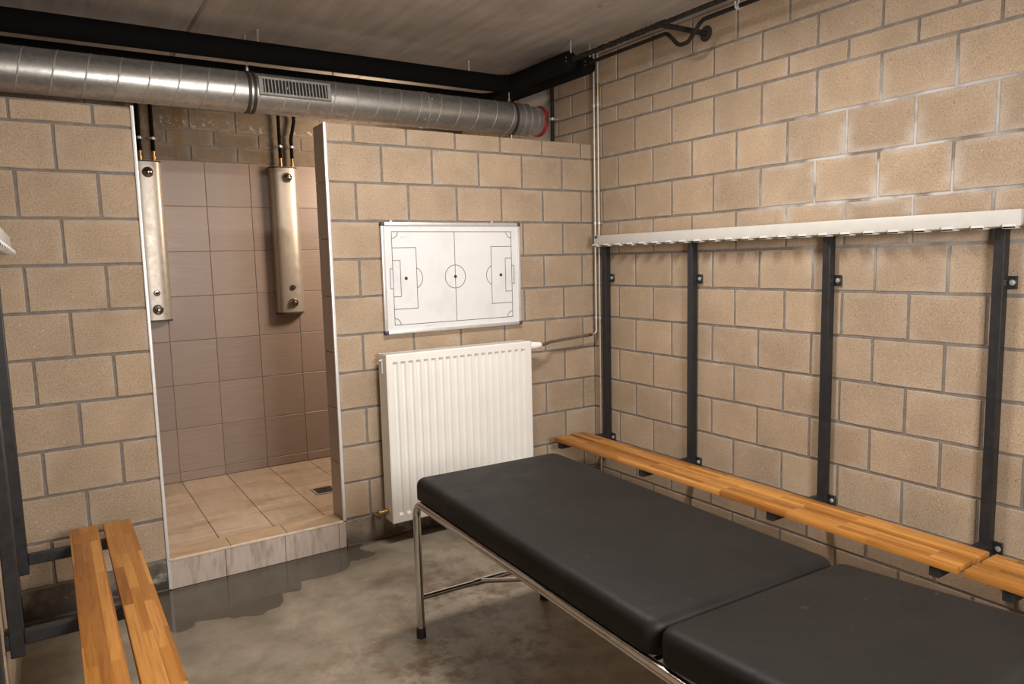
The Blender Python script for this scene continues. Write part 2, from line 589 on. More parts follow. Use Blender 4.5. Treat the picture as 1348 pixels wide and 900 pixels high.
def part(name, mb, mat, parent=None, smooth=40, label=None, kind=None, org=None):
    """link a builder as ONE mesh object; its points are given in room coordinates"""
    if parent is not None:
        o = bpy.data.objects.new(name, mb.mesh(name, mat, smooth, base_of(parent)))
        o.parent = parent
    else:
        org = org or (0, 0, 0)
        o = bpy.data.objects.new(name, mb.mesh(name, mat, smooth, org))
        o.location = org
    COL.objects.link(o)
    if label:
        o['label'] = label
    if kind:
        o['kind'] = kind
    return o


def thing(name, label, cat, loc, group=None):
    o = bpy.data.objects.new(name, None)
    o.empty_display_size = 0.1
    COL.objects.link(o)
    o.location = loc
    o['label'], o['category'] = label, cat
    if group:
        o['group'] = group
    return o


def struct(name, mb, mat, smooth=40):
    return part(name, mb, mat, None, smooth, kind='structure')


def fillet(pts, r, n=6):
    pts = [Vector(p) for p in pts]
    out = [pts[0]]
    for i in range(1, len(pts) - 1):
        a, b, c = pts[i - 1], pts[i], pts[i + 1]
        u, v = (a - b).normalized(), (c - b).normalized()
        ang = u.angle(v)
        if ang > PI - 0.02:
            out.append(b)
            continue
        d = min(r / math.tan(ang / 2), (a - b).length * 0.49, (c - b).length * 0.49)
        rr = d * math.tan(ang / 2)
        bis = (u + v).normalized()
        cen = b + bis * (rr / math.sin(ang / 2))
        s, e = b + u * d - cen, b + v * d - cen
        tot = s.angle(e)
        ax = s.cross(e).normalized()
        for k in range(n + 1):
            out.append(cen + Matrix.Rotation(tot * k / n, 3, ax) @ s)
    out.append(pts[-1])
    return out


# ------------------------------------------------------------------ room shell
ZC = 2.785      # ceiling
YB = 1.70       # back wall of the shower
XL = -3.205     # left wall
YF = -4.25      # wall behind the camera
TH = 0.157      # partition thickness
JL, JR = -2.625, -1.748   # the shower opening
ZP = 2.245      # top of the partitions
SF = 0.045      # shower floor level

struct('floor', MB().box(XL - 0.2, 0.2, YF - 0.2, YB + 0.2, -0.12, 0.0), 'floor')

ceil = struct('ceiling', MB().box(XL - 0.2, 0.2, YF - 0.2, YB + 0.2, ZC + 0.03, ZC + 0.15), 'ceiling')
for a, b in ((XL - 0.2, -2.255), (-2.255, -1.10), (-1.10, 0.2)):
    part('ceiling_slab', MB().bbox(a + 0.001, b - 0.001, YF - 0.2, YB + 0.2, ZC, ZC + 0.03, 0.011, 1), 'ceiling', ceil, 20)

DEP = 0.0045   # how far the blocks stand proud of the mortar


def core(name, x0, x1, y0, y1, z0, z1, mat='mortar'):
    return struct(name, MB().box(x0, x1, y0, y1, z0, z1), mat, None)


_cache = {}


def block_mesh(wd, ht, mat, var, dep, b=0.003, jit=0.0014):
    """a block lying in the local x-z plane, its face at y = -dep, chamfered rim; centred in x and z"""
    key = (round(wd, 4), round(ht, 4), mat, var, dep)
    if key in _cache:
        return _cache[key]
    rnd = random.Random(hash((key[0], key[1], var)))
    j = lambda: rnd.uniform(-jit, jit)
    hx, hz = wd / 2, ht / 2
    nx = 3 if wd > 0.12 else 2
    # ragged front outline: corners plus one point per long edge
    ring = []
    for s in range(nx):
        ring.append((-hx + wd * s / nx, -hz))
    ring.append((hx, -hz))
    ring.append((hx, 0))
    for s in range(nx):
        ring.append((hx - wd * s / nx, hz))
    ring.append((-hx, hz))
    ring.append((-hx, 0))
    outer = [(x + j(), z + j()) for x, z in ring]
    n = len(ring)
    vs = [(x, 0.004, z) for x, z in outer] + [(x, -dep + b * 0.7, z) for x, z in outer]
    for x, z in outer:
        vs.append((x - math.copysign(b, x) * (abs(x) > hx - 0.01), -dep, z - math.copysign(b, z) * (abs(z) > hz - 0.01)))
    fs = []
    for k in range(n):
        k2 = (k + 1) % n
        fs.append((k, k2, n + k2, n + k))
        fs.append((n + k, n + k2, 2 * n + k2, 2 * n + k))
    fs.append(tuple(range(2 * n, 3 * n)))
    me = MB().add(vs, fs).mesh('block', mat, None)
    _cache[key] = me
    return me


def course(wall, facing, u0, u1, z0, z1, joints, plane, mat='block', jw=0.012, name='brick', dep=DEP, jit=0.0014, wob=0.0012):
    """one course of blocks from u0 to u1 along a wall.
    facing 'y-': wall runs along x, looks to -y; 'x-': runs along y, looks to -x; 'x+': runs along y, looks to +x"""
    cuts = [u0] + sorted(j for j in joints if u0 + 0.02 < j < u1 - 0.02) + [u1]
    for i, (a, b) in enumerate(zip(cuts, cuts[1:])):
        a2 = a + (jw / 2 if i else 0.001)
        b2 = b - (jw / 2 if i < len(cuts) - 2 else 0.001)
        if b2 - a2 < 0.012:
            continue
        me = block_mesh(b2 - a2, z1 - z0 - jw, mat, random.randrange(4), dep, jit=jit)
        o = bpy.data.objects.new(name, me)
        COL.objects.link(o)
        u, z = (a2 + b2) / 2, (z0 + z1) / 2
        d = random.uniform(-wob, wob)
        tilt = random.uniform(-0.0025, 0.0025) * wob / 0.0012
        if facing == 'y-':
            o.location = (u, plane + d, z)
            o.rotation_euler = (0, tilt, 0)
        elif facing == 'x-':
            o.location = (plane + d, u, z)
            o.rotation_euler = (0, tilt, -PI / 2)
        else:
            o.location = (plane - d, u, z)
            o.rotation_euler = (0, tilt, PI / 2)
        o.parent = wall


def seq(phase, step, lo, hi):
    k0 = math.floor((lo - phase) / step) - 1
    return [phase + step * k for k in range(k0, k0 + int((hi - lo) / step) + 4)]


BW = 0.301
HALF = BW / 2
MX = 0.0      # wall faces: block faces stand at the plane, mortar DEP behind it

# --- partition right of the shower opening (radiator wall)
wbr = core('wall_back_right', JR + 0.012, 0.0, DEP, TH, 0.0, ZP - 0.004)
PB = -0.093
course(wbr, 'y-', JR + 0.006, 0.0, 0.0, 0.15, seq(PB + HALF, BW, JR, 0), DEP, 'block_base_pale', name='base_block', jit=0.003, wob=0.003)
for k in range(10):
    course(wbr, 'y-', JR + 0.006, 0.0, 0.15 + 0.2 * k, 0.35 + 0.2 * k, seq(PB + (HALF if k % 2 else 0.0), BW, JR, 0), DEP)
course(wbr, 'y-', JR + 0.006, 0.0, 2.15, ZP + 0.005, seq(PB, BW, JR, 0), DEP)

# --- partition left of the opening
wbl = core('wall_back_left', XL, JL - 0.0, DEP, TH, 0.0, ZP - 0.004)
PL = -2.776
course(wbl, 'y-', XL, JL - 0.002, 0.0, 0.15, seq(PL + HALF, BW, XL, JL), DEP, 'block_base', name='base_block', jit=0.003, wob=0.003)
for k in range(10):
    course(wbl, 'y-', XL, JL - 0.002, 0.15 + 0.2 * k, 0.35 + 0.2 * k, seq(PL + (HALF if k % 2 else 0.0), BW, XL, JL), DEP)
course(wbl, 'y-', XL, JL - 0.002, 2.15, ZP - 0.005, seq(PL, BW, XL, JL), DEP)

# --- right wall: built of blocks as far as it can be seen, plain beyond
YR = -3.15
wr = core('wall_right', DEP, 0.15, YR, YB + 0.2, 0.0, ZC + 0.02)
wrf = core('wall_right_rear', 0.0, 0.15, YF - 0.2, YR, 0.0, ZC + 0.02, 'far_block')
PR = -0.695
zr = [-0.05] + [0.15 + 0.2 * k for k in range(12)] + [2.449, 2.594, ZC]
# the course 2.15-2.35 has joints on the phase itself, then they alternate up and down
for i in range(len(zr) - 1):
    z0, z1 = zr[i], zr[i + 1]
    off = 0.0 if (i - 11) % 2 == 0 else HALF
    z0 = max(z0, 0.0)
    js = seq(PR + off, BW, YR, YB)
    if z1 < 2.16:
        course(wr, 'x-', YR, 0.0, z0, z1, js, DEP)
    else:
        course(wr, 'x-', YR, YB - 0.005, z0, z1, js, DEP)

# --- left wall
YLL = -1.85
wl = core('wall_left', XL - 0.15, XL - DEP, YLL, TH, 0.0, ZC + 0.02)
wlf = core('wall_left_rear', XL - 0.15, XL, YF - 0.2, YLL, 0.0, ZC + 0.02, 'far_block')
for i in range(len(zr) - 1):
    z0, z1 = max(0, zr[i]), zr[i + 1]
    off = 0.0 if i % 2 else HALF
    course(wl, 'x+', YLL, -0.003, z0, z1, seq(-0.15 + off, BW, YLL, 0), XL - DEP)

wf = core('wall_front', XL - 0.2, 0.2, YF - 0.2, YF, 0.0, ZC + 0.02, 'plaster')

# --- shower back wall: tiles, blocks above
ws = core('wall_shower_back', XL - 0.15, 0.0, YB + DEP, YB + 0.2, 0.0, ZC + 0.02)
part('grout_bed', MB().box(XL, 0.0, YB + 0.004, YB + 0.012, SF, ZP - 0.003), 'grout', ws, None)
TW, TJ = 0.2975, -2.025
tz = [SF, 0.112, 0.417, 0.722, 1.027, 1.332, 1.637, 1.942, ZP]
for i in range(8):
    course(ws, 'y-', XL + 0.003, -0.003, tz[i], tz[i + 1], seq(TJ, TW, XL, 0), YB + 0.0065, 'wall_tile', 0.0022, 'tile', 0.0065, 0.0, 0.0004)
zs = [ZP, 2.35, 2.452, 2.594, ZC]
for i in range(4):
    course(ws, 'y-', XL, -0.002, zs[i], zs[i + 1], seq(-1.803 + (HALF if i % 2 else 0), BW, XL, 0), YB + DEP, 'block_shower')

# --- shower left wall (tiles, plain block above)
wsl = core('wall_shower_left', XL - 0.15, XL - 0.009, TH, YB + DEP, 0.0, ZC + 0.02)
for i in range(8):
    course(wsl, 'x+', TH + 0.002, YB - 0.002, tz[i], tz[i + 1], seq(YB, TW, TH, YB), XL - 0.0085, 'wall_tile', 0.003, 'tile', 0.0085, 0.0, 0.0005)

# --- tiled jambs of the opening
for nm, x0, x1, fx in (('wall_jamb_right', JR, JR + 0.012, JR), ('wall_jamb_left', JL - 0.0, JL + 0.004, JL)):
    j = core(nm, x0, x1, 0.004, TH, SF, ZP, 'grout')
    for a, b in zip([SF, 0.15, 0.46, 0.762, 1.062, 1.359, 1.658, 1.952], [0.15, 0.46, 0.762, 1.062, 1.359, 1.658, 1.952, ZP]):
        if nm == 'wall_jamb_right':
            part('tile', MB().bbox(JR - 0.008, JR + 0.002, 0.006, TH + 0.004, a + 0.0015, b - 0.0015, 0.001, 1), 'jamb_tile', j, None)
        else:
            part('tile', MB().bbox(JL + 0.002, JL + 0.010, 0.006, TH + 0.004, a + 0.0015, b - 0.0015, 0.001, 1), 'jamb_tile', j, None)

# --- edge trims
struct('trim_1', MB().bbox(JL - 0.003, JL + 0.011, -0.006, 0.010, 0.004, ZP + 0.002, 0.0025, 2), 'trim_metal')
struct('trim_2', MB().bbox(JR - 0.010, JR + 0.006, -0.006, 0.010, 0.148, ZP + 0.002, 0.0025, 2), 'trim_metal')

# --- shower floor and kerb
sfl = struct('floor_shower', MB().box(XL, 0.0, 0.15, YB, 0.001, SF - 0.003), 'grout_dark', None)
ty = [0.15, 0.51, 0.81, 1.11, 1.41, YB]
tx = [x for x in seq(-2.018, TW, XL, 0) if XL + 0.02 < x < -0.02]
tx = [XL] + tx + [0.0]
DR = (-1.640, -1.495, 0.830, 0.980)   # drain
for a, b in zip(tx, tx[1:]):
    for c, d in zip(ty, ty[1:]):
        part('tile', MB().bbox(a + 0.0018, b - 0.0018, c + 0.0018, d - 0.0018, SF - 0.004, SF + random.uniform(-0.0006, 0.0006), 0.0012, 1), 'floor_tile', sfl, None)

kerb = struct('floor_kerb', MB().box(JL + 0.004, JR + 0.004, 0.008, 0.138, 0.0, 0.140), 'grout_dark', None)
for a, b in ((JL + 0.004, -2.335), (-2.335, -2.055), (-2.055, JR - 0.008)):
    part('kerb_tile', MB().bbox(a + 0.001, b - 0.001, 0.004, 0.146, 0.138, 0.149, 0.0015, 1), 'kerb_tile', kerb, None)
for a, b in ((JL + 0.004, -2.365), (-2.365, -2.072), (-2.072, -1.785), (-1.785, JR + 0.004)):
    part('riser_tile', MB().bbox(a + 0.001, b - 0.001, -0.004, 0.010, 0.001, 0.139, 0.0015, 1), 'riser_tile', kerb, None)
part('inner_tile', MB().bbox(JL + 0.004, JR + 0.004, 0.137, 0.147, SF, 0.139, 0.0015, 1), 'kerb_tile', kerb, None)
struct('trim_3', MB().bbox(JL + 0.004, JR - 0.010, -0.006, 0.006, 0.139, 0.1505, 0.002, 2), 'trim_stone')

t = thing('floor_drain', 'square steel drain set in the shower floor beside the right jamb', 'drain', (-1.568, 0.905, SF))
x0, x1, y0, y1 = DR
fr = MB()
for a in ((x0, x1, y0, y0 + 0.014), (x0, x1, y1 - 0.014, y1), (x0, x0 + 0.014, y0 + 0.014, y1 - 0.014), (x1 - 0.014, x1, y0 + 0.014, y1 - 0.014)):
    fr.box(*a, SF + 0.0008, SF + 0.004)
part('frame', fr, 'zinc', t, None)
part('grate', MB().box(x0 + 0.014, x1 - 0.014, y0 + 0.014, y1 - 0.014, SF + 0.0007, SF + 0.002).ring(((x0 + x1) / 2, (y0 + y1) / 2, SF + 0.003), 2, 0.030, 0.045, 0.002)
     .ring(((x0 + x1) / 2, (y0 + y1) / 2, SF + 0.003), 2, 0.008, 0.018, 0.002), 'dark_cap', t, None)


# ------------------------------------------------------------------ benches with hook rail
def bench(label, sgn, xw, y_top, y_end, post_ys, loc, bs=1):
    """sgn=-1: stands on the right wall and reaches towards -x; +1: on the left wall"""
    X = lambda d: xw + sgn * d
    t = thing('wall_bench', label, 'bench', loc)

    def bx(d0, d1, y0, y1, z0, z1, b=0.002, seg=2):
        a, c = sorted((X(d0), X(d1)))
        return MB().bbox(a, c, y0, y1, z0, z1, b, seg)
    for y in post_ys:
        p = part('post', bx(0.012, 0.052, y - 0.020, y + 0.020, 0.325, 1.600, 0.004), 'black_steel', t, 20)
        part('arm', bx(0.052, 0.418, y - 0.0185, y + 0.0185, 0.361, 0.4025, 0.004), 'black_steel', t, 20)
        for z in (0.378, 1.400):
            k = part('bracket', bx(0.0018, 0.0125, y + min(-0.048 * bs, 0.020 * bs), y + max(-0.048 * bs, 0.020 * bs), z - 0.024, z + 0.024, 0.0012, 1), 'black_steel', t)
            a = X(0.0125)
            part('bolt', MB().lathe([(0, 0.011), (0.003, 0.011), (0.003, 0.007), (0.008, 0.006)], (a, y - 0.034 * bs, z), 0, sgn, 8), 'zinc', k)
    for d0, d1 in ((0.198, 0.303), (0.324, 0.432)):
        part('slat', bx(d0, d1, y_end, y_top, 0.403, 0.430, 0.0035), 'wood', t)
    r = part('hook_rail', bx(0.052, 0.098, y_end, y_top, 1.604, 1.664, 0.003), 'rail_plastic', t)
    part('rail_back', bx(0.0125, 0.052, y_end + 0.01, y_top - 0.01, 1.6, 1.640, 0.002), 'rail_plastic', r)
    y = y_top - 0.020
    while y > y_end + 0.03:
        h = MB()
        h.add(bx(0.060, 0.110, y - 0.022, y + 0.022, 1.5955, 1.604, 0.0015, 1).v, bx(0.060, 0.110, y - 0.022, y + 0.022, 1.5955, 1.604, 0.0015, 1).f)
        q = bx(0.104, 0.110, y - 0.022, y + 0.022, 1.5955, 1.612, 0.0012, 1)
        h.add(q.v, q.f)
        part('hook', h, 'hook_plastic', r)
        y -= 0.105
    e = bx(0.0975, 0.0995, y_top - 0.034, y_top - 0.006, 1.648, 1.661, 0.0005, 1)
    part('badge', e, 'dark_grey', r)
    return t


bench('wooden slat bench with long hook rail on the right wall behind the table', -1, 0.0, -0.125, -2.487,
      (-0.160, -0.885, -1.702, -2.402), (-0.2, -1.3, 0))
bench('short end of wooden slat bench at the right edge, behind the table head', -1, 0.0, -2.508, -4.15,
      (-2.640, -3.35, -4.05), (-0.2, -3.3, 0))
lb = bench('wooden slat bench with black frame on the left wall near the shower step', 1, XL, -0.145, -2.5,
           (-0.275, -1.005, -1.81), (-3.0, -1.3, 0), -1)

# ------------------------------------------------------------------ treatment table
t = thing('treatment_table', 'black vinyl padded treatment table on tubular chrome legs', 'table', (-1.53, -2.0, 0))
HX0, HX1 = -1.866, -1.182     # mid-line of the two long edges at the middle of the long pad
SK = Matrix.Rotation(math.radians(-2.15), 4, 'Z')


def tb(x, y, z):
    """table coordinates: x across from its centre line, y along from the foot end (0) to the head"""
    p = SK @ Vector((x, -y, 0))
    return Vector((-1.488 + p.x, -1.098 + p.y, z))


TM = Matrix.Translation(Vector((-1.488, -1.098, 0))) @ SK


def pad(name, y0, y1, z0, z1, tilt=0.0, x=0.345):
    bm = bmesh.new()
    nx, ny = 22, 40
    L = y1 - y0
    H = z1 - z0
    rr = 0.034
    rc = 0.045
    # a cushion: closed grid wrapped over a rounded box, slightly crowned
    mb = MB()

    def prof(n, half, r):
        out = []
        for i in range(n + 1):
            out.append(-half + 2 * half * i / n)
        return out
    bm.free()
    bm = bmesh.new()
    bmesh.ops.create_cube(bm, size=1.0)
    for v in bm.verts:
        v.co = Vector((v.co.x * 2 * x, v.co.y * L, v.co.z * H))
    ve = [e for e in bm.edges if abs(e.verts[0].co.z - e.verts[1].co.z) > H * 0.5]
    bmesh.ops.bevel(bm, geom=ve, offset=rc, segments=5, profile=0.5, affect='EDGES')
    te = [e for e in bm.edges if min(q.co.z for q in e.verts) > H * 0.4]
    bmesh.ops.bevel(bm, geom=te, offset=rr, segments=6, profile=0.55, affect='EDGES')
    be = [e for e in bm.edges if max(q.co.z for q in e.verts) < -H * 0.4]
    bmesh.ops.bevel(bm, geom=be, offset=0.006, segments=2, profile=0.5, affect='EDGES')
    bm.verts.index_update()
    R = Matrix.Translation((0, -y0, z0)) @ Matrix.Rotation(-tilt, 4, 'X') @ Matrix.Translation((0, -L / 2, H / 2))
    vs = [(TM @ R @ v.co)[:] for v in bm.verts]
    fs = [tuple(v.index for v in f.verts) for f in bm.faces]
    bm.free()
    mb.add(vs, fs)
    return part(name, mb, 'vinyl', t, 60)


pad('cushion', 0.0, 1.418, 0.588, 0.672)
pad('head_cushion', 1.426, 2.02, 0.588, 0.672, math.radians(5.0))
RX0, RX1 = -0.340, 0.262
zt = 0.5715
for x in (RX0, RX1):
    pts = fillet([tb(x, 0.012, 0.03), tb(x, 0.012, zt), tb(x, 1.93, zt), tb(x, 1.93, 0.03)], 0.06, 8)
    part('leg_frame', MB().tube(pts, 0.0158, 12), 'chrome', t, 60)
    for y in (0.012, 1.93):
        part('rubber_foot', MB().tube([tb(x, y, 0.0), tb(x, y, 0.040)], [0.020, 0.019], 12), 'rubber', t)
part('crossbar', MB().tube([tb(RX0, 0.012, 0.168), tb(RX1, 0.012, 0.168)], 0.011, 10), 'chrome', t, 60)
sl = tb(-0.03, 0.012, 0.168)
part('brace_sleeve', MB().tube([tb(-0.09, 0.012, 0.168), tb(0.05, 0.012, 0.168)], 0.0145, 10), 'chrome', t, 60)
part('brace', MB().tube([tb(-0.06, 0.012, 0.168), tb(0.10, 0.35, 0.27), tb(0.20, 1.0, zt)], 0.010, 10), 'chrome', t, 60)
part('crossbar', MB().tube([tb(RX0, 1.93, 0.168), tb(RX1, 1.93, 0.168)], 0.011, 10), 'chrome', t, 60)
part('support_board', MB().bbox(-0.30, 0.30, -1.39, -0.05, 0.5845, 0.589, 0.001, 1, False, TM), 'rubber', t)
for y in (0.3, 1.40):
    part('crossbar', MB().tube([tb(RX0, y, zt), tb(RX1, y, zt)], 0.010, 8), 'chrome', t, 60)

# ------------------------------------------------------------------ radiator
RA0, RA1, RZ0, RZ1 = -1.537, -0.612, 0.127, 1.046
t = thing('radiator', 'white ribbed panel radiator on the block wall below the whiteboard', 'radiator', (-1.08, -0.1, 0))


def ribbed(x0, x1, z0, z1, yf, n=19, amp=0.010, back=0.012):
    ix0, ix1, iz0, iz1 = x0 + 0.036, x1 - 0.030, z0 + 0.042, z1 - 0.040
    p = (ix1 - ix0) / n
    xs = [(x0, 0), (x0 + 0.006, 0)]
    for k in range(n):
        a = ix0 + p * k
        xs += [(a, 0), (a + 0.14 * p, 1), (a + 0.50 * p, 1), (a + 0.64 * p, 0)]
    xs += [(ix1, 0), (x1 - 0.006, 0), (x1, 0)]
    zsr = [(z0, 0), (z0 + 0.005, 0), (iz0, 0), (iz0 + 0.012, 1), (iz1 - 0.012, 1), (iz1, 0), (z1 - 0.005, 0), (z1, 0)]
    mb = MB()
    vs, fs = [], []
    nx, nz = len(xs), len(zsr)
    for z, g in zsr:
        for x, q in xs:
            d = amp * q * g
            if x in (x0, x1) or z in (z0, z1):
                d = 0.004
            vs.append((x, yf + d, z))
    for i in range(nz - 1):
        for k in range(nx - 1):
            a = i * nx + k
            fs.append((a, a + 1, a + nx + 1, a + nx))
    # back sheet
    b0 = len(vs)
    vs += [(x0, yf + back, z0), (x1, yf + back, z0), (x1, yf + back, z1), (x0, yf + back, z1)]
    fs.append((b0, b0 + 1, b0 + 2, b0 + 3))
    mb.add(vs, fs)
    for q in ((x0, x0 + 0.001, z0, z1), (x1 - 0.001, x1, z0, z1), (x0, x1, z0, z0 + 0.001), (x0, x1, z1 - 0.001, z1)):
        mb.box(q[0], q[1], yf + 0.004, yf + back, q[2], q[3])
    return mb


part('front_panel', ribbed(RA0, RA1, RZ0, RZ1, -0.162), 'white_enamel', t, 25)
part('back_panel', MB().bbox(RA0 + 0.01, RA1 - 0.01, -0.072, -0.060, RZ0 + 0.01, RZ1 - 0.01, 0.003), 'white_enamel', t)
part('convector_fins', MB().box(RA0 + 0.05, RA1 - 0.05, -0.146, -0.076, RZ0 + 0.06, RZ1 - 0.06), 'white_enamel', t, None)
for a, b in ((RA0, RA0 + 0.002), (RA1 - 0.002, RA1)):
    part('side_panel', MB().bbox(a, b, -0.148, -0.056, RZ0 + 0.006, RZ1 - 0.002, 0.0007, 1), 'white_enamel', t)
g = MB()
for a in ((RA0, RA1, -0.150, -0.136), (RA0, RA1, -0.068, -0.056)):
    g.box(*a, RZ1 - 0.003, RZ1)
part('top_grille', g, 'white_enamel', t, None)
g = MB()
x = RA0 + 0.01
while x < RA1 - 0.01:
    g.box(x, x + 0.010, -0.137, -0.067, RZ1 - 0.003, RZ1)
    x += 0.0165
part('grille_bars', g, 'white_enamel', t, None, kind='stuff')
part('bleed_valve', MB().lathe([(0, 0.011), (0.010, 0.011), (0.010, 0.006), (0.016, 0.006)], (RA0, -0.098, RZ1 - 0.035), 0, -1, 10), 'zinc', t)
part('side_clip', MB().bbox(RA0 - 0.004, RA0, -0.108, -0.090, RZ1 - 0.105, RZ1 - 0.035, 0.001, 1), 'white_enamel', t)
lv = part('lower_valve', MB().lathe([(0, 0.014), (0.006, 0.016), (0.022, 0.016), (0.024, 0.012), (0.045, 0.012), (0.047, 0.015), (0.058, 0.015)], (RA0, -0.100, RZ0 + 0.058), 0, -1, 12), 'brass', t)
part('valve_tail', MB().tube(fillet([(RA0 - 0.045, -0.100, RZ0 + 0.058), (RA0 - 0.05, -0.100, RZ0 + 0.03), (RA0 - 0.05, -0.010, RZ0 + 0.028)], 0.012, 4), 0.010, 10), 'pipe_worn', lv)
tv = part('thermostat_valve', MB().lathe([(0, 0.012), (0.022, 0.012)], (RA1, -0.098, 1.008), 0, 1, 12), 'zinc', t)
part('thermostat_head', MB().lathe([(0, 0.019), (0.004, 0.024), (0.045, 0.024), (0.060, 0.021), (0.084, 0.020), (0.092, 0.016), (0.094, 0.008)], (RA1 + 0.018, -0.098, 1.008), 0, 1, 18), 'white_plastic', tv)
for x in (RA0 + 0.18, RA1 - 0.18):
    part('wall_bracket', MB().box(x - 0.02, x + 0.02, -0.060, -0.004, RZ0 + 0.05, RZ1 - 0.03), 'white_enamel', t, None)

# ------------------------------------------------------------------ whiteboard
WX0, WX1, WZ0, WZ1 = -1.476, -0.585, 1.138, 1.745
t = thing('whiteboard', 'white board printed with a football pitch, hung above the radiator', 'whiteboard', (-1.03, 0, WZ0))
part('panel', MB().bbox(WX0 + 0.008, WX1 - 0.008, -0.018, -0.008, WZ0 + 0.008, WZ1 - 0.008, 0.001, 1), 'whiteboard', t)
fw = 0.018
for a in ((WX0 + fw, WX1 - fw, WZ1 - fw, WZ1), (WX0 + fw, WX1 - fw, WZ0, WZ0 + fw), (WX0, WX0 + fw, WZ0 + fw, WZ1 - fw), (WX1 - fw, WX1, WZ0 + fw, WZ1 - fw)):
    part('frame_rail', MB().bbox(a[0], a[1], -0.026, -0.004, a[2], a[3], 0.003, 2), 'alu', t)
for x in (WX0, WX1):
    for z in (WZ0, WZ1):
        sx, sz = (1 if x == WX0 else -1), (1 if z == WZ0 else -1)
        xs, zz = sorted((x - sx * 0.002, x + sx * 0.021)), sorted((z - sz * 0.002, z + sz * 0.021))
        part('corner_cap', MB().bbox(xs[0], xs[1], -0.029, -0.003, zz[0], zz[1], 0.006, 3), 'dark_grey', t)
for x in (-1.413, -0.774):
    part('hanger', MB().bbox(x - 0.008, x + 0.008, -0.014, -0.0005, WZ1 - 0.004, WZ1 + 0.012, 0.001, 1), 'zinc', t)


def ribbon(pts, wd, y, closed=False):
    """flat printed line through 2-D points (x, z), a hair proud of the panel"""
    mb = MB()
    n = len(pts)
    vs = []
    for i, (x, z) in enumerate(pts):
        a = pts[(i - 1) % n] if (closed or i) else pts[i]
        b = pts[(i + 1) % n] if (closed or i < n - 1) else pts[i]
        dx, dz = b[0] - a[0], b[1] - a[1]
        l = math.hypot(dx, dz) or 1
        # widen at right-angle corners so the line keeps its width
        k = 1.0
        if 0 < i < n - 1 or closed:
            ux, uz = x - a[0], z - a[1]
            vx, vz = b[0] - x, b[1] - z
            lu, lv2 = math.hypot(ux, uz) or 1, math.hypot(vx, vz) or 1
            c = max(-1, min(1, (ux * vx + uz * vz) / lu / lv2))
            k = 1 / max(0.4, math.cos(math.acos(c) / 2))
            dx, dz = ux / lu + vx / lv2, uz / lu + vz / lv2
            l = math.hypot(dx, dz) or 1
        nx, nz = -dz / l * wd / 2 * k, dx / l * wd / 2 * k
        for yy in (y, y + 0.0006):
            vs += [(x + nx, yy, z + nz), (x - nx, yy, z - nz)]
    fs = []
    m = n if closed else n - 1
    for i in range(m):
        a, b = 4 * i, 4 * ((i + 1) % n)
        fs += [(a, a + 1, b + 1, b), (a + 2, b + 2, b + 3, a + 3), (a, b, b + 2, a + 2), (a + 1, a + 3, b + 3, b + 1)]
    mb.add(vs, fs)
    return mb


def arc(cx, cz, r, a0, a1, n=24):
    return [(cx + r * math.cos(a0 + (a1 - a0) * i / n), cz + r * math.sin(a0 + (a1 - a0) * i / n)) for i in range(n + 1)]


FX0, FX1, FZ0, FZ1 = -1.415, -0.647, 1.187, 1.694
fm, zm = (FX0 + FX1) / 2, (FZ0 + FZ1) / 2
pm = MB()
LW, LY = 0.0030, -0.0186
lines = [([(FX0, FZ0), (FX1, FZ0), (FX1, FZ1), (FX0, FZ1)], True), ([(fm, FZ0), (fm, FZ1)], False),
         (arc(fm, zm, 0.0655, 0, 2 * PI * 47 / 48, 47), True)]
for s, xe in ((1, FX0), (-1, FX1)):
    lines.append(([(xe, zm + 0.167), (xe + s * 0.142, zm + 0.167), (xe + s * 0.142, zm - 0.167), (xe, zm - 0.167)], False))
    lines.append(([(xe, zm + 0.0985), (xe + s * 0.0445, zm + 0.0985), (xe + s * 0.0445, zm - 0.0985), (xe, zm - 0.0985)], False))
    lines.append(([(xe, zm + 0.054), (xe - s * 0.016, zm + 0.054), (xe - s * 0.016, zm - 0.054), (xe, zm - 0.054)], False))
    d = arc(xe + s * 0.116, zm, 0.061, -1.13, 1.13, 16)
    lines.append(([(x if s > 0 else 2 * (xe + s * 0.116) - x, z) for x, z in d], False))
for cx, cz, a in ((FX0, FZ0, 0), (FX1, FZ0, PI / 2), (FX1, FZ1, PI), (FX0, FZ1, 1.5 * PI)):
    lines.append((arc(cx, cz, 0.036, a, a + PI / 2, 8), False))
for pts, cl in lines:
    q = ribbon(pts, LW, LY, cl)
    pm.add(q.v, q.f)
part('pitch_marking', pm, 'marking', t, None)
for x in (FX0 + 0.077, fm, FX1 - 0.077):
    part('spot', MB().lathe([(0, 0.0095), (0.0009, 0.0095)], (x, -0.0178, zm), 1, -1, 16), 'marking', t, None)
sc = MB()
for pts in ([(-1.362, 1.660), (-1.354, 1.668), (-1.350, 1.660), (-1.343, 1.668), (-1.336, 1.664), (-1.330, 1.672), (-1.322, 1.675)],
            [(-1.075, 1.407), (-1.068, 1.403), (-1.056, 1.405)], [(-1.25, 1.715), (-1.243, 1.717), (-1.237, 1.712)],
            [(-1.225, 1.183), (-1.225, 1.170), (-1.19, 1.172), (-1.17, 1.172)], [(-1.155, 1.258), (-1.157, 1.250)]):
    q = ribbon(pts, 0.0022, LY)
    sc.add(q.v, q.f)
part('marker_scribble', sc, 'scribble', t, None)


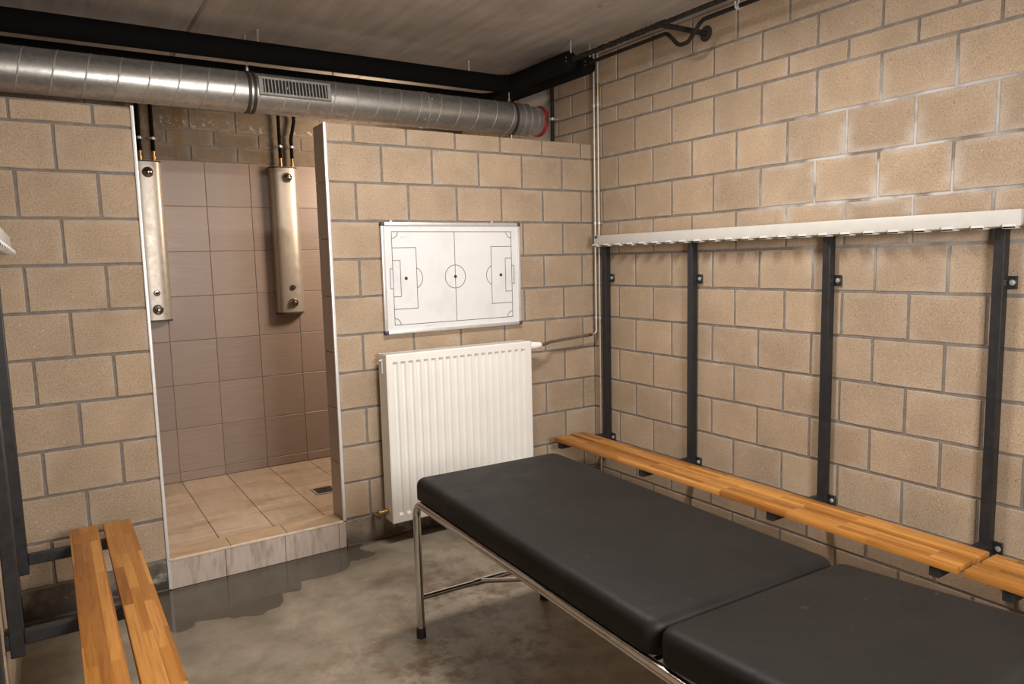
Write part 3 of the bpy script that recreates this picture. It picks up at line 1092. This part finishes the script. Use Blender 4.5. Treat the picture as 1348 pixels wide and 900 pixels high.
# ------------------------------------------------------------------ shower panels
def shower_panel(xc, label):
    z0, z1, hw, dp = 1.176, 2.226, 0.100, 0.098
    t = thing('shower_panel', label, 'shower', (xc, YB, z0), 'wall shower panels')

    def prof(s=1.0):
        out = []
        n = 28
        for i in range(n + 1):
            a = PI * i / n
            c, q = math.cos(a), math.sin(a)
            out.append((xc - s * hw * math.copysign(abs(c) ** 0.62, c), YB - s * dp * abs(q) ** 0.62))
        return out

    def slab(pr, a, b):
        n = len(pr)
        vs = [(x, y, a) for x, y in pr] + [(x, y, b) for x, y in pr]
        fs = [(i, (i + 1) % n, n + (i + 1) % n, n + i) for i in range(n)] + [tuple(range(n)), tuple(range(n, 2 * n))]
        return MB().add(vs, fs)
    part('body', slab(prof(), z0 + 0.012, z1 - 0.010), 'panel_alu', t, 30)
    part('bottom_cap', slab(prof(0.985), z0, z0 + 0.0125), 'dark_cap', t, 30)
    part('top_cap', slab(prof(0.985), z1 - 0.0105, z1), 'dark_cap', t, 30)
    yf = YB - dp
    part('shower_head', MB().lathe([(0, 0.030), (0.004, 0.034), (0.014, 0.034), (0.028, 0.029), (0.038, 0.019), (0.043, 0.008)], (xc + 0.008, yf + 0.002, 2.148), 1, -1, 20), 'dark_chrome', t, 60)
    b = part('push_button', MB().lathe([(0, 0.020), (0.004, 0.021), (0.009, 0.019), (0.010, 0.011)], (xc + 0.006, yf + 0.001, 1.366), 1, -1, 18), 'dark_chrome', t, 40)
    part('button_core', MB().lathe([(0, 0.011), (0.013, 0.010), (0.014, 0.006)], (xc + 0.006, yf, 1.366), 1, -1, 14), 'rubber', b, 40)
    part('control_knob', MB().lathe([(0, 0.033), (0.005, 0.034), (0.014, 0.032), (0.024, 0.025), (0.026, 0.013), (0.040, 0.011), (0.046, 0.007)], (xc + 0.006, yf + 0.001, 1.256), 1, -1, 20), 'dark_chrome', t, 40)
    return t


shower_panel(-2.395, 'left shower panel, tall pale metal column beside the white edge trim')
shower_panel(-1.500, 'right shower panel, tall pale metal column near the right jamb')


def supply_pipe(x, label, xt, ybend=0.0):
    y = YB - 0.045
    t = thing('water_pipe', label, 'pipe', (x, y, 2.226), 'black shower supply pipes')
    part('insulation', MB().tube(fillet([(x, y, 2.290), (x, y, 2.43), (xt, y, 2.55), (xt, y, ZC - 0.001)], 0.06, 5), 0.0125, 12), 'black_foam', t, 60)
    part('fitting', MB().lathe([(0, 0.009), (0.012, 0.009), (0.012, 0.013), (0.030, 0.013), (0.031, 0.010), (0.052, 0.010), (0.053, 0.012), (0.066, 0.012)], (x, y, 2.2265), 2, 1, 12), 'brass', t)
    c = part('clamp', MB().ring((x, y, 2.372), 2, 0.0122, 0.0155, 0.016, 16), 'zinc', t)
    part('clamp_screw', MB().cyl((x - 0.024, y, 2.372), (x + 0.024, y, 2.372), 0.0045, None, 8), 'zinc', c)
    part('clamp_stud', MB().cyl((x, y + 0.014, 2.372), (x, YB - 0.0005, 2.372), 0.004, None, 8), 'zinc', c)


supply_pipe(-2.418, 'first supply pipe of the left shower panel, next to the edge trim', -2.418)
supply_pipe(-2.338, 'second supply pipe of the left shower panel, bent at its top', -2.338)
supply_pipe(-1.515, 'straight supply pipe of the right shower panel, its left one', -1.515)
supply_pipe(-1.432, 'supply pipe of the right shower panel that bends near the duct', -1.405)

# ------------------------------------------------------------------ ventilation duct
DY, DZ, DRR = 0.56, 2.480, 0.107
t = thing('ventilation_duct', 'galvanised spiral ventilation duct running above the shower partitions', 'duct', (-1.6, DY, DZ - DRR))


def xtube(segs, n=48):
    mb = MB()
    mb.tube([(x, DY, DZ) for x, r in segs], [r for x, r in segs], n)
    return mb


part('duct_pipe', xtube([(XL + 0.002, DRR), (-1.975, DRR), (-0.92, DRR), (-0.150, DRR)]), 'galv', t, 40)
part('end_pipe', xtube([(-0.151, DRR), (-0.135, DRR), (-0.128, 0.094), (-0.012, 0.094)]), 'galv', t, 40)
# helical lock seam
sm = MB()
pitch, ns = 0.137, 40
i0 = int((-3.19) / pitch * ns)
pts = []
x = -3.195
ph = 0.6
while x < -0.17:
    a = 2 * PI * (x / pitch) + ph
    pts.append((x, a))
    x += pitch / ns
vs, fs = [], []
for k, (x, a) in enumerate(pts):
    for dx, dr in ((-0.0045, -0.0005), (-0.0025, 0.0020), (0.0025, 0.0020), (0.0045, -0.0005)):
        vs.append((x + dx, DY - (DRR + dr) * math.cos(a), DZ + (DRR + dr) * math.sin(a)))
for k in range(len(pts) - 1):
    for j in range(3):
        a = 4 * k + j
        fs.append((a, a + 1, a + 5, a + 4))
sm.add(vs, fs)
part('spiral_seam', sm, 'seam', t, 60)
for x, wd in ((-1.990, 0.016), (-1.962, 0.016), (-0.260, 0.018)):
    part('clamp_ring', MB().ring((x, DY, DZ), 0, DRR - 0.001, DRR + 0.006, wd, 48), 'dark_cap', t)
for x, wd, r in ((-0.913, 0.010, DRR), (-0.190, 0.008, DRR), (-0.140, 0.008, DRR), (-0.075, 0.006, 0.094)):
    part('joint_ring', MB().ring((x, DY, DZ), 0, r - 0.001, r + 0.0035, wd, 48), 'seam', t)
for x in (-1.976, -0.260):
    rd = part('hanger_rod', MB().cyl((x, DY, DZ + DRR + 0.002), (x, DY, ZC - 0.0005), 0.004, None, 8), 'zinc', t)
    part('rod_nut', MB().cyl((x, DY, DZ + DRR + 0.006), (x, DY, DZ + DRR + 0.026), 0.008, None, 6), 'zinc', rd)
part('clamp_bolt', MB().cyl((-0.262, DY - 0.02, DZ - DRR - 0.030), (-0.262, DY - 0.02, DZ - DRR + 0.004), 0.006, None, 8), 'zinc', t)
for x in (-0.937, -0.890):
    for a in (0.55, -0.75):
        c = (x, DY - DRR * math.cos(a), DZ + DRR * math.sin(a))
        part('screw', MB().cyl(c, (x, DY - (DRR + 0.004) * math.cos(a), DZ + (DRR + 0.004) * math.sin(a)), 0.004, None, 8), 'zinc', t)
rg = MB()
n = 40
vs, fs = [], []
for k in range(n):
    a = 2 * PI * k / n
    r1 = 0.106 + random.uniform(-0.004, 0.004)
    for r, xx in ((0.0935, -0.030), (0.100, -0.030), (r1, -0.0125), (0.0935, -0.0125)):
        vs.append((xx + random.uniform(-0.002, 0.0), DY + r * math.cos(a), DZ + r * math.sin(a)))
for k in range(n):
    for j in range(4):
        fs.append((k * 4 + j, k * 4 + (j + 1) % 4, ((k + 1) % n) * 4 + (j + 1) % 4, ((k + 1) % n) * 4 + j))
part('fire_collar', rg.add(vs, fs), 'red', t, 30)
# grille on the face of the duct
GX0, GX1 = -1.945, -1.545
GM = Matrix.Translation(Vector(((GX0 + GX1) / 2, DY, DZ))) @ Matrix.Rotation(math.radians(-11), 4, 'X')
gl = GX1 - GX0
hz = 0.050
yf0, yf1 = -DRR - 0.010, -DRR + 0.022
gr = MB()
for a in ((-gl / 2, gl / 2, hz - 0.012, hz), (-gl / 2, gl / 2, -hz, -hz + 0.012), (-gl / 2, -gl / 2 + 0.022, -hz + 0.012, hz - 0.012), (gl / 2 - 0.022, gl / 2, -hz + 0.012, hz - 0.012)):
    gr.bbox(a[0], a[1], yf0, yf1, a[2], a[3], 0.0015, 1, False, GM)
gf = part('vent_grille', gr, 'zinc', t)
bk = MB().bbox(-gl / 2 + 0.02, gl / 2 - 0.02, -DRR - 0.0015, -DRR + 0.0005, -hz + 0.01, hz - 0.01, 0.0003, 1, False, GM)
part('grille_back', bk, 'rubber', gf)
ng = 19
for k in range(ng):
    x = -gl / 2 + 0.022 + (gl - 0.044) * (k + 0.5) / ng
    part('grille_slat', MB().bbox(x - 0.0028, x + 0.0028, yf0 + 0.001, -DRR - 0.001, -hz + 0.011, hz - 0.011, 0.0004, 1, False, GM), 'zinc', gf)

# board patch on the right wall round the duct end
b = thing('fibre_board', 'pale board patch on the right wall around the duct end', 'board', (0, 0.62, 2.2))
bd = MB()
bd.bbox(-0.0115, -0.0005, 0.440, 0.815, 2.2, 2.686, 0.0015, 1)
part('panel', bd, 'fibre_board', b)

# ------------------------------------------------------------------ overhead pipes
ZPI = 2.670


def big_pipe(y, x, ye, label, rods, nm):
    t = thing('insulated_pipe', label, 'pipe', (x, y, ZPI))
    r = 0.0545
    part('insulation', MB().tube(fillet([(XL + 0.002, y, ZPI), (x, y, ZPI), (x, ye, ZPI)], 0.10, 8), r, 28), 'black_foam', t, 50)
    part('end_collar', MB().tube([(x, ye + 0.001, ZPI), (x, ye - 0.022, ZPI)], [0.050, 0.034], 20), 'black_foam', t, 50)
    for p in rods:
        rd = part('hanger_rod', MB().cyl((p[0], p[1], ZPI + r - 0.002), (p[0], p[1], ZC - 0.0005), 0.0042, None, 8), 'zinc', t)
        part('rod_plate', MB().cyl((p[0], p[1], ZC - 0.004), (p[0], p[1], ZC - 0.0005), 0.011, None, 12), 'zinc', rd)
    c = part('clamp_ring', MB().ring((x, ye - 0.012, ZPI), 1, 0.024, 0.030, 0.016, 20), 'zinc', t)
    part('clamp_stud', MB().cyl((x, ye - 0.012, ZPI + 0.028), (x, ye - 0.012, ZC - 0.0005), 0.0042, None, 8), 'zinc', c)
    part('clamp_screw', MB().cyl((x - 0.034, ye - 0.012, ZPI + 0.012), (x - 0.034, ye - 0.012, ZPI - 0.012), 0.005, None, 8), 'zinc', c)
    return t


big_pipe(0.445, -0.338, -0.215, 'front thick black insulated pipe under the ceiling, nearer the room', ((-1.937, 0.445), (-0.635, 0.445)), 'a')
big_pipe(0.945, -0.185, -0.200, 'rear thick black insulated pipe under the ceiling, turning beside the right wall', ((-2.3, 0.945), (-1.35, 0.945)), 'b')

t = thing('heating_pipe', 'ragged thin black pipe below the ceiling with a branch into the right wall', 'pipe', (-0.338, -1.0, ZPI))
x1 = -0.338
ys = [-0.236 - 0.012 * k for k in range(int((0.945 - 0.236) / 0.012) + 1)]
part('ragged_insulation', MB().tube([(x1, y, ZPI) for y in ys], 0.0135, 10, True, 0.28), 'rough_foam', t, 20)
part('pipe_run', MB().tube([(x1, -0.238, ZPI), (x1, YF + 0.002, ZPI)], 0.0118, 12), 'black_pipe', t, 50)
part('tee', MB().tube([(x1, -0.925, ZPI), (x1, -0.985, ZPI)], 0.016, 12), 'black_pipe', t, 50)
part('branch_pipe', MB().tube([(x1 + 0.01, -0.95, ZPI), (-0.0105, -0.945, ZPI + 0.006)], 0.0135, 12), 'black_pipe', t, 50)
part('dark_hole_disc', MB().lathe([(0.0, 0.040), (0.003, 0.040), (0.003, 0.016)], (-0.0005, -0.945, ZPI + 0.006), 0, -1, 24), 'hole', t, 40)  # flat dark disc painted for the dark inside of the pipe hole
for y in (-1.40, -2.7):
    c = part('clamp_ring', MB().ring((x1, y, ZPI), 1, 0.0115, 0.018, 0.016, 16), 'zinc', t)
    part('clamp_stud', MB().cyl((x1, y, ZPI + 0.016), (x1, y, ZC - 0.0005), 0.0042, None, 8), 'zinc', c)

t = thing('heating_pipe', 'thin black pipe along the right wall top, dipping in a swan neck', 'pipe', (-0.205, -1.0, ZPI))
x2 = -0.205
sst = lambda q: (lambda c: c * c * (3 - 2 * c))(max(0.0, min(1.0, q)))
raw = [(x2, -0.222, ZPI)]
for k in range(33):
    y = -0.845 - 0.28 * k / 32
    raw.append((x2, y, ZPI - 0.082 * min(sst((-0.850 - y) / 0.115), sst((y + 1.120) / 0.125))))
raw.append((x2, YF + 0.002, ZPI))
part('pipe_run', MB().tube(raw, 0.0105, 12), 'black_pipe', t, 50)
for y in (-1.325, -2.6):
    c = part('clamp_ring', MB().ring((x2, y, ZPI), 1, 0.0103, 0.018, 0.016, 16), 'zinc', t)
    part('clamp_stud', MB().cyl((x2, y, ZPI + 0.016), (x2, y, ZC - 0.0005), 0.0042, None, 8), 'zinc', c)
    part('clamp_screw', MB().cyl((x2 - 0.024, y, ZPI + 0.016), (x2 - 0.024, y, ZPI - 0.012), 0.0045, None, 8), 'zinc', c)

t = thing('drain_pipe', 'black vertical pipe in the corner beside the duct end', 'pipe', (-0.040, 0.370, TH))
part('pipe_run', MB().tube([(-0.040, 0.370, SF + 0.001), (-0.040, 0.370, 1.5), (-0.040, 0.370, ZC - 0.001)], 0.0125, 12), 'black_pipe', t, 50)
c = part('clamp_ring', MB().ring((-0.040, 0.370, 2.462), 2, 0.0122, 0.018, 0.016, 16), 'zinc', t)
part('clamp_screw', MB().cyl((-0.072, 0.360, 2.462), (-0.004, 0.352, 2.462), 0.005, None, 8), 'zinc', c)

RP = 0.0068
t = thing('riser_pipe', 'left steel pipe in the room corner, turning along the wall to the radiator', 'pipe', (-0.032, -0.060, 1.0))
part('upright', MB().tube(fillet([(-0.032, -0.060, ZC - 0.001), (-0.032, -0.060, 1.042), (-0.09, -0.060, 1.036)], 0.022, 6), RP, 10), 'pipe_steel', t, 50)
part('radiator_branch', MB().tube(fillet([(-0.088, -0.060, 1.036), (-0.40, -0.060, 1.016), (-0.452, -0.092, 1.010), (-0.497, -0.098, 1.008)], 0.03, 5), RP + 0.0016, 10), 'pipe_worn', t, 50)
part('elbow_fitting', MB().tube([(-0.070, -0.060, 1.0365), (-0.105, -0.060, 1.0345)], 0.0098, 10), 'brass', t, 50)
t2 = thing('riser_pipe', 'right steel pipe in the room corner, running down behind the rack post', 'pipe', (-0.032, -0.098, 0.0))
part('upright', MB().tube(fillet([(-0.032, -0.098, ZC - 0.001), (-0.032, -0.098, 1.5), (-0.032, -0.098, 0.0005)], 0.022, 6), RP, 10), 'pipe_steel', t2, 50)
part('joint_fitting', MB().tube([(-0.032, -0.098, 2.52), (-0.032, -0.098, 2.60)], 0.0092, 10), 'brass', t2, 50)
for z in (1.745, 1.142, 2.470):
    c = part('clamp', MB().ring((-0.032, -0.060, z), 2, RP - 0.0002, RP + 0.004, 0.016, 14), 'zinc', t)
    part('clamp_stud', MB().cyl((-0.028, -0.060, z), (-0.0005, -0.060, z), 0.004, None, 8), 'zinc', c)
    c = part('clamp', MB().ring((-0.032, -0.098, z), 2, RP - 0.0002, RP + 0.004, 0.016, 14), 'zinc', t2)
    part('clamp_stud', MB().cyl((-0.028, -0.098, z), (-0.0005, -0.098, z), 0.004, None, 8), 'zinc', c)
